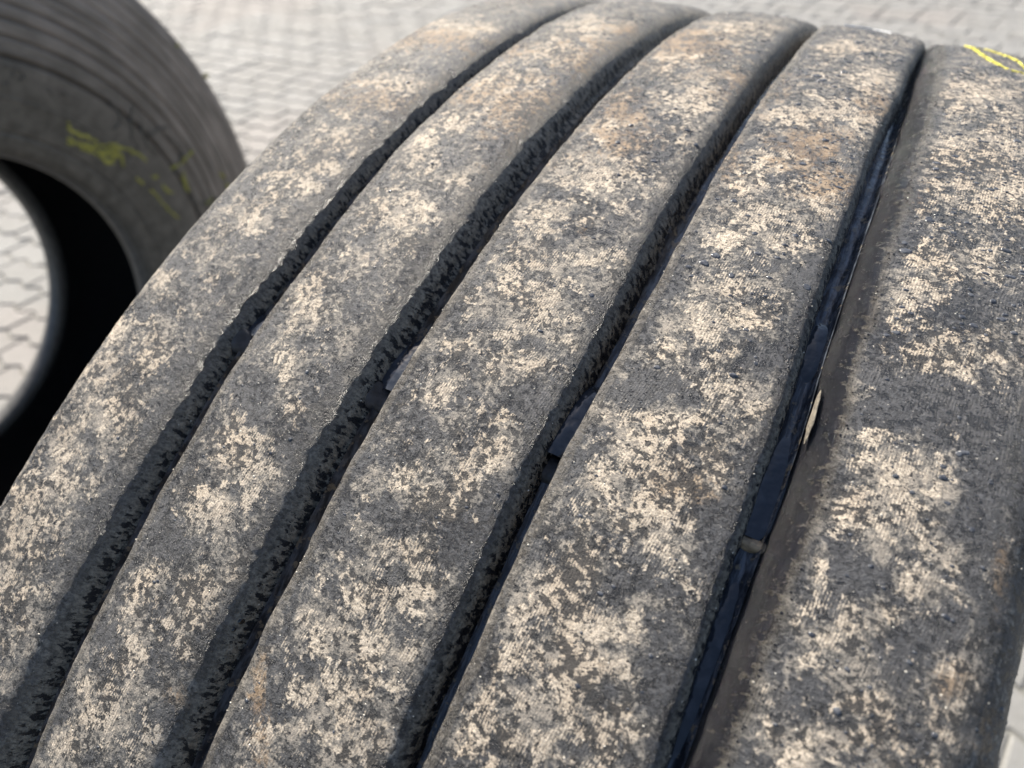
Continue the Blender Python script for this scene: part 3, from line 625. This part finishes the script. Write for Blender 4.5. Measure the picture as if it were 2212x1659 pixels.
def ribbon(name, lines, fn, width, mat, parent, lift, step=.0015, jit=.25, seed=1, gap=0.0):
    rg = np.random.default_rng(seed)
    V = []; F = []
    for ln in lines:
        pts = [fn(a, b, lift) for a, b in ln]
        P = []
        for a, b in zip(pts[:-1], pts[1:]):
            n = max(2, int(np.linalg.norm(b-a)/step))
            for i in range(n): P.append((a, b, i/n))
        # resample in parameter space so the ribbon hugs the surface
        Q = []
        for (a0, a1), (b0, b1) in zip(ln[:-1], ln[1:]):
            n = max(2, int(np.linalg.norm(fn(a0, a1, 0)-fn(b0, b1, 0))/step))
            for i in range(n): Q.append((a0+(b0-a0)*i/n, a1+(b1-a1)*i/n))
        Q.append(ln[-1])
        C = np.array([fn(a, b, lift) for a, b in Q]); C0 = np.array([fn(a, b, 0) for a, b in Q]); C2 = np.array([fn(a, b, .01) for a, b in Q])
        T = np.gradient(C, axis=0); Nn = C2-C0
        B = np.cross(T, Nn); B /= np.linalg.norm(B, axis=1, keepdims=True)+1e-9
        Nn /= np.linalg.norm(Nn, axis=1, keepdims=True)+1e-9
        n = len(C)
        for i in range(n):
            wj = width*(.5+.5*min(1, 4*min(i+.3, n-1-i+.3)/n))*(1+jit*rg.normal())
            off = width*.18*rg.normal()
            b0 = len(V)
            V += [C[i]+B[i]*(-wj/2+off)-Nn[i]*lift*2.5, C[i]+B[i]*(-wj*.3+off), C[i]+B[i]*(wj*.3+off), C[i]+B[i]*(wj/2+off)-Nn[i]*lift*2.5]
            if i and rg.random() > gap:
                p = b0-4
                for k in range(3): F.append((p+k, p+k+1, b0+k+1, b0+k))
    me = raw_mesh(name, V, F, smooth=False)
    return link(name, me, mat, parent)

for q, ln in enumerate(YEL1):
    ribbon('crayon_stroke', [ln], surf1, .0013, M_YEL, tyre1, .00050, step=.0009, seed=4+q, gap=.16, jit=.45)
for q, ln in enumerate(WHT1):
    ribbon('white_mark', [ln], surf1, .0009, M_WHT, tyre1, .0005, step=.0014, seed=9+q, gap=.1)  # thin raised white streaks on top of the fourth rib

# ------------------------------------------------------------------ water drops and grit (uncountable)
HEXT = np.linspace(0, 2*math.pi, 8, endpoint=False)
def domes(name, P, Nn, rad, flat, mat, label, cat, stretch=None):
    """batch of small irregular domes sitting on the surface"""
    n = len(P)
    ref = np.where(np.abs(Nn[:, :1]) < .8, np.array([[1., 0, 0]]), np.array([[0, 1., 0]]))
    T1 = np.cross(Nn, ref); T1 /= np.linalg.norm(T1, axis=1, keepdims=True)
    T2 = np.cross(Nn, T1)
    rings = [(1.0, -.15), (.92, .32), (.62, .78)]
    st = stretch if stretch is not None else 1+RNG.random(n)*.9
    V = []
    ir = 1+RNG.normal(0, .13, (n, 8))
    for rr, hh in rings:
        c = np.cos(HEXT)[None, :, None]; s = np.sin(HEXT)[None, :, None]
        q = P[:, None]+rad[:, None, None]*rr*ir[..., None]*(c*T1[:, None]/np.sqrt(st)[:, None, None]+s*T2[:, None]*np.sqrt(st)[:, None, None]) + (rad*flat*hh)[:, None, None]*Nn[:, None]
        V.append(q)
    V.append((P+(rad*flat)[:, None]*Nn)[:, None])
    V = np.concatenate(V, 1)      # n, 25, 3
    F4 = []; F3 = []
    for L in range(2):
        for i in range(8):
            j = (i+1) % 8
            F4.append((L*8+i, L*8+j, L*8+8+j, L*8+8+i))
    for i in range(8): F3.append((16+i, 16+(i+1) % 8, 24))
    F4 = np.array(F4); F3 = np.array(F3)
    base = (np.arange(n)*25)[:, None, None]
    f4 = (F4[None]+base).reshape(-1, 4); f3 = (F3[None]+base).reshape(-1, 3)
    me = bpy.data.meshes.new(name)
    me.vertices.add(n*25); me.vertices.foreach_set('co', V.reshape(-1).astype(np.float32))
    loops = np.concatenate([f4.reshape(-1), f3.reshape(-1)]).astype(np.int32)
    tot = np.concatenate([np.full(len(f4), 4), np.full(len(f3), 3)]).astype(np.int32)
    me.loops.add(len(loops)); me.loops.foreach_set('vertex_index', loops)
    me.polygons.add(len(tot))
    me.polygons.foreach_set('loop_start', np.concatenate([[0], np.cumsum(tot)[:-1]]).astype(np.int32))
    me.polygons.foreach_set('loop_total', tot)
    me.polygons.foreach_set('use_smooth', np.ones(len(tot), bool))
    me.update(calc_edges=True)
    o = link(name, me, mat)
    return tag(o, label, cat, kind='stuff')

def rib_normals(V):
    di = np.gradient(V, axis=0); dj = np.gradient(V, axis=1)
    n = np.cross(dj, di); n /= np.linalg.norm(n, axis=-1, keepdims=True)+1e-12
    c = np.stack([V[..., 0], 0*V[..., 1], 0*V[..., 1]+R], -1)
    s = np.sign(((V-c)*n).sum(-1, keepdims=True)); s[s == 0] = 1
    return n

def pick(kfilter, wl_lo, wl_hi, n, weight, seed):
    rg = np.random.default_rng(seed)
    Ps, Ns, Ws = [], [], []
    for V, wl, x, th, k in rib_verts:
        nn = rib_normals(V)
        ok = (wl >= wl_lo) & (wl <= wl_hi) & (th > TH_LO+.04) & (th < TH_HI-.04)
        if kfilter is not None and k not in kfilter: continue
        jit = rg.normal(0, .0004, V[ok].shape)
        nv = nn[ok]; jit -= nv*(jit*nv).sum(1, keepdims=True)
        Ps.append(V[ok]+jit); Ns.append(nv); Ws.append(weight(x[ok], th[ok]))
    P = np.concatenate(Ps); Nv = np.concatenate(Ns); W = np.concatenate(Ws)
    # keep outward orientation
    c = np.stack([P[:, 0], 0*P[:, 0], 0*P[:, 0]+R], -1)
    radial = P-c
    flip = (Nv*radial).sum(1) < -0.02
    Nv[flip] *= -1
    i = rg.choice(len(P), n, replace=False, p=W/W.sum())
    return P[i], Nv[i]

def clump(x, th, cell, seed, pw=2.0):
    return np.clip(vnoise(x, th*R, cell, seed)*.5+.5, 0.02, 1)**pw

P, Nv = pick(None, -1, .1, 6500, lambda x, th: (.10+np.clip((th+.30)/.35, 0, 1)*np.clip((x+.17)/.12, .08, 1)*1.3+np.clip((x-.015)/.03, 0, 1)*.7)*clump(x, th, .012, 8), 21)
rad = np.clip(np.exp(RNG.normal(-1.1, .5, len(P)))*.00085, .0002, .0013)
domes('water_droplets', P, Nv, rad, .42, M_DROP, 'water drops scattered over the mud-stained tread ribs of the front tyre', 'water drops')
P, Nv = pick([4, 5], -1, .1, 1000, lambda x, th: (np.clip((th+.36)/.25, 0, 1)+.06)*clump(x, th, .015, 38, 3), 27)
rad = np.clip(np.exp(RNG.normal(-.5, .4, len(P)))*.0010, .0004, .0016)
domes('large_droplets', P, Nv, rad, .26, M_DROP, 'larger grey-blue water drops on the two right ribs of the front tyre', 'water drops')
P, Nv = pick([1, 2, 3, 4], .45, 1, 700, lambda x, th: clump(x, th, .008, 18), 22)
rad = np.clip(np.exp(RNG.normal(-1.2, .6, len(P)))*.0011, .00015, .0013)
rad = rad*.8
domes('wall_droplets', P, Nv, rad, .35, M_DROPB, 'black water drops clinging to the shaded groove walls of the front tyre', 'water drops')
P, Nv = pick([5], .2, 1, 2600, lambda x, th: clump(x, th, .01, 19), 25)
rad = RNG.uniform(.00012, .0004, len(P))
domes('fine_droplets', P, Nv, rad, .6, M_DROPB, 'fine glittering water drops on the muddy left wall of the broad right rib', 'water drops')
P, Nv = pick(None, -1, .8, 6500, lambda x, th: clump(x, th, .012, 58, 2), 33)
rad = RNG.uniform(.00010, .00026, len(P))
domes('mist_droplets', P, Nv, rad, .7, M_DROPB, 'tiny glittering mist droplets spread over all the tread ribs of the front tyre', 'water drops')
M_GRIT = mat_simple('pale_grit', (.62, .58, .5), .35, .3, 800, .0003)
P, Nv = pick(None, -1, .8, 1500, lambda x, th: clump(x, th, .02, 28, 1), 23)
rad = RNG.uniform(.00010, .00026, len(P))
domes('sand_grains', P, Nv, rad, .9, M_GRIT, 'tiny pale sand grains stuck to the tread of the front tyre', 'grit')

# dried mud crumbs beside the groove walls and hairs
def hair(pts, rad=.00007):
    V = []; F = []
    C = smooth_profile(pts, 24) if len(pts[0]) == 2 else np.array(pts)
    return C
def thread(lines, rad, name, mat, label):
    V = []; F = []
    for ln in lines:
        C = []
        ln = np.array([surf1(a, b, c) for a, b, c in ln])
        for i in range(len(ln)-1):
            for t in np.linspace(0, 1, 8, endpoint=False):
                p0 = ln[max(i-1, 0)]; p1 = ln[i]; p2 = ln[i+1]; p3 = ln[min(i+2, len(ln)-1)]
                C.append(.5*((2*p1)+(-p0+p2)*t+(2*p0-5*p1+4*p2-p3)*t*t+(-p0+3*p1-3*p2+p3)*t**3))
        C = np.array(C+[ln[-1]])
        T = np.gradient(C, axis=0); T /= np.linalg.norm(T, axis=1, keepdims=True)
        a = np.cross(T, [0.3, .2, 1.]); a /= np.linalg.norm(a, axis=1, keepdims=True); b = np.cross(T, a)
        for i in range(len(C)):
            q = len(V)
            for k in range(4):
                V.append(C[i]+rad*(math.cos(k*math.pi/2)*a[i]+math.sin(k*math.pi/2)*b[i]))
            if i:
                for k in range(4): F.append((q-4+k, q-4+(k+1) % 4, q+(k+1) % 4, q+k))
    o = link(name, raw_mesh(name, V, F), mat)
    return tag(o, label, 'fibre', kind='stuff')
M_HAIR = mat_simple('pale_fibre', (.55, .52, .42), .5, .1, 300, .0)
thread([[(-.30, -.145, .0007), (-.297, -.140, .001), (-.300, -.134, .0006)],
        [(-.21, -.148, .0006), (-.205, -.142, .0012), (-.199, -.139, .0006)]],
       .000025, 'plant_fibres', M_HAIR, 'fine pale fibres lying across the grooves of the front tyre')

# ------------------------------------------------------------------ second tyre (behind, left)
X2, Y2, PSI, TAU, RO = -1.0820, -0.0815, 0.08956, -0.06465, 0.5496
a2 = np.array([math.cos(PSI)*math.cos(TAU), math.sin(PSI)*math.cos(TAU), math.sin(TAU)])
e1 = np.cross([0, 0, 1.], a2); e1 /= np.linalg.norm(e1); e2 = np.cross(a2, e1)
O2 = np.array([X2, Y2, RO+.006])
F2 = (O2, a2, e1, e2)
tyre2 = empty('truck_tyre', (X2, Y2, 0.0))
tag(tyre2, 'second truck tyre behind on the left, grey ringed sidewall with yellow crayon scribbles', 'tyre', 'used truck tyres')
sw_pts = [(.1165, .281), (.124, .2835), (.1300, .292), (.1330, .305), (.1395, .330), (.1470, .360), (.1510, .395), (.1520, .430), (.1500, .465), (.1470, .500), (.1440, .526), (.1415, .538)]
sw = smooth_profile(sw_pts, 420)
def ringed(sw):
    o = sw.copy(); r = sw[:, 1]; d = np.zeros(len(sw))
    for rc, dep, wd in [(.5225, .0012, .0012), (.508, .0010, .0012), (.495, .0016, .0014), (.478, .0014, .0013), (.467, .0010, .0010),
                        (.453, .0022, .0015), (.436, .0022, .0016), (.417, .0024, .0016), (.395, .0034, .0020), (.308, .0010, .0015)]:
        d -= dep*2.0*np.exp(-((r-rc)/(wd*1.2))**2)
    for rc, dep, wd in [(.349, .0012, .0011), (.4005, .0008, .002), (.302, .0012, .0016), (.320, .0006, .001)]:
        d += dep*np.exp(-((r-rc)/wd)**2)
    o[:, 0] += d
    return o
swr = ringed(sw)
lathe('sidewall', swr, M_SIDE2, tyre2, None, nseg=420, frame=F2)
swl = sw[::4].copy(); swl[:, 0] *= -1
lathe('sidewall', swl[::-1], M_SIDE2, tyre2, None, nseg=240, frame=F2)
tr = [(.1415, .5375), (.1400, .5425), (.1350, .5465), (.128, .5485)]
for gx in (.078, .027, -.027, -.078):
    tr += [(gx+.0075, .5495), (gx+.0065, .5485), (gx+.0055, .5365), (gx-.0055, .5365), (gx-.0065, .5485), (gx-.0075, .5495)]
tr += [(-.128, .5485), (-.1350, .5465), (-.1400, .5425), (-.1415, .5375)]
lathe('tread', tr, M_SIDE2, tyre2, None, nseg=300, frame=F2)
for sg in (1, -1):
    pr = smooth_profile([(.118*sg, .2815), (.1135*sg, .2770), (.1060*sg, .2762), (.0965*sg, .2790), (.0930*sg, .2860), (.0950*sg, .2960)], 24)
    lathe('bead', pr if sg > 0 else pr[::-1], M_BEAD, tyre2, None, nseg=360, frame=F2)
pl = smooth_profile([(.095, .295), (.115, .325), (.130, .36), (.135, .40), (.128, .45), (.110, .495), (.06, .515), (0, .518),
                     (-.06, .515), (-.110, .495), (-.128, .45), (-.135, .40), (-.130, .36), (-.115, .325), (-.095, .295)], 70)
lathe('inner_liner', pl[::-1], M_LINER, tyre2, None, nseg=240, frame=F2)
so_ = np.argsort(swr[:, 1])
def surf2(ang, r, lift):
    s = np.interp(r, swr[so_, 1], swr[so_, 0])+lift
    return O2 + s*a2 + r*(math.cos(ang)*e1+math.sin(ang)*e2)
def surf2s(ang, r, lift):
    s = np.interp(r, sw[:, 1], sw[:, 0])+lift
    return O2 + s*a2 + r*(math.cos(ang)*e1+math.sin(ang)*e2)
for q, ln in enumerate(YEL2):
    ribbon('crayon_stroke', [ln], surf2s, .0062 if q < 8 else .0056, M_YELD, tyre2, .0014, step=.004, seed=14+q, gap=.03, jit=.22)
for q, ln in enumerate(EMB2):
    ribbon('embossed_letter', [ln], surf2s, .0045, M_SIDE2, tyre2, .0016, step=.006, seed=60+q, jit=.0)

# ------------------------------------------------------------------ ground and pavers
me = raw_mesh('ground', [(-200, -200, -.0045), (200, -200, -.0045), (200, 200, -.0045), (-200, 200, -.0045)], [(0, 1, 2, 3)], smooth=False)
tag(link('ground', me, M_GND), kind='structure')

PW, PL, SL = .082, .164, .0205
def zig(x):
    t = (x/.082) % 1.0
    return .0095*(abs(2*t-1)*2-1)
def paver_outline(phase, g=.0022):
    x0, x1 = phase, phase+PL
    bot = [(x, zig(x)) for x in [x0+g]+[q*.041 for q in range(-2, 12) if x0+g+.004 < q*.041 < x1-g-.004]+[x1-g]]
    tx0, tx1 = x0+SL, x1+SL
    top = [(x, zig(x)+PW) for x in [tx0+g]+[q*.041 for q in range(-2, 12) if tx0+g+.004 < q*.041 < tx1-g-.004]+[tx1-g]]
    pts = [(x, y+g) for x, y in bot]+[(x, y-g) for x, y in reversed(top)]
    return np.array(pts)
def paver_geo(phase):
    o = paver_outline(phase); c = o.mean(0)
    n = len(o)
    inner = c+(o-c)*np.array([.955, .90])
    V = [(x, y, -.03) for x, y in o]+[(x, y, -.0045) for x, y in o]+[(x, y, 0.0) for x, y in inner]
    F = [(i, (i+1) % n, n+(i+1) % n, n+i) for i in range(n)]+[(n+i, n+(i+1) % n, 2*n+(i+1) % n, 2*n+i) for i in range(n)]
    F.append(tuple(range(2*n, 3*n)))
    return np.array(V), F, c
phases = {}
for k in range(4):
    V, F, c = paver_geo((k*SL) % PW)
    V[:, :2] -= c
    phases[k] = (V, F, c)
pmesh = {}
for k, (V, F, c) in phases.items():
    pm = raw_mesh('paver', V, F, smooth=False); pm.materials.append(M_PAV); pmesh[k] = pm
ROT = math.radians(3.0)
cr, sr = math.cos(ROT), math.sin(ROT)
FPX = 36*0+1455.95/2212
def project(p):
    q = np.asarray(p)-CAM
    z = -(q@BACK)
    return FPX*(q@RIGHT)/z, FPX*(q@UP)/z, z
def hidden(p):
    """the front tyre's tread or the second tyre's rubber stands between the camera and p"""
    d = p-CAM
    o = CAM-np.array([0, 0, R])
    A = d[1]**2+d[2]**2; B = o[1]*d[1]+o[2]*d[2]; Cc = o[1]**2+o[2]**2-(R-.005)**2
    disc = B*B-A*Cc
    if disc > 0:
        t = (-B-math.sqrt(disc))/A; x = CAM[0]+t*d[0]
        if 0 < t < 1 and -.232 < x < .072: return True
        t = (-B+math.sqrt(disc))/A
    for s in (.14, -.11):
        t = ((O2+s*a2-CAM)@a2)/(d@a2)
        if 0 < t < 1:
            q = CAM+t*d-O2-s*a2; rr = np.linalg.norm(q)
            if .28 < rr < .545: return True
    return False
cells = []
for row in range(-16, 70):
    for colm in range(-52, 14):
        ux = colm*PL + (row*(.1+SL)) ; uy = row*PW
        cx_, cy_ = ux, uy
        k = row % 4
        base_x = colm*PL + row*SL + (row % 2)*PW
        phase = (row*SL) % PW
        off = base_x-phase
        c = phases[k][2]
        px_, py_ = off+c[0], uy+c[1]
        if row % 1 == 0:
            xw = px_*cr-py_*sr; yw = px_*sr+py_*cr
        cells.append((k, xw, yw))
view = []
rest = []
for (k, x, y) in cells:
    if x < -6.3 or x > 1.6 or y < -1.0 or y > 5.4: continue
    p = np.array([x, y, 0.0])
    px, py, z = project(p)
    if z < .1 or abs(px) > .62 or abs(py) > .50: continue
    vis = abs(px) < .53 and abs(py) < .40 and not (hidden(p) and hidden(p+np.array([.09, 0, 0])) and hidden(p-np.array([.09, 0, 0])))
    (view if vis else rest).append((z, k, x, y))
view.sort()
near, far = view[:300], view[300:]+rest
pav = empty('pavement', (-1.5, 1.5, 0))
tag(pav, kind='structure')
rg = random.Random(3)
for (z, k, x, y) in near:
    o = bpy.data.objects.new('paver', pmesh[k]); COL.objects.link(o)
    o.location = (x+1.5, y-1.5, rg.uniform(-.0022, .0018))
    o.rotation_euler = (rg.uniform(-.008, .008), rg.uniform(-.006, .006), ROT+rg.uniform(-.006, .006))
    o.parent = pav
V = []; F = []
for (z, k, x, y) in far:
    v, f, c = phases[k]
    b = len(V); dz = rg.uniform(-.0022, .0018); ax, ay = rg.uniform(-.008, .008), rg.uniform(-.006, .006)
    for q in v: V.append((x+q[0]*cr-q[1]*sr, y+q[0]*sr+q[1]*cr, q[2]+dz+q[0]*ay+q[1]*ax))
    F += [tuple(b+i for i in ff) for ff in f]
o = link('pavers', raw_mesh('pavers', V, F, smooth=False), M_PAV, pav)
o['kind'] = 'stuff'
print('pavers', len(near), len(far))
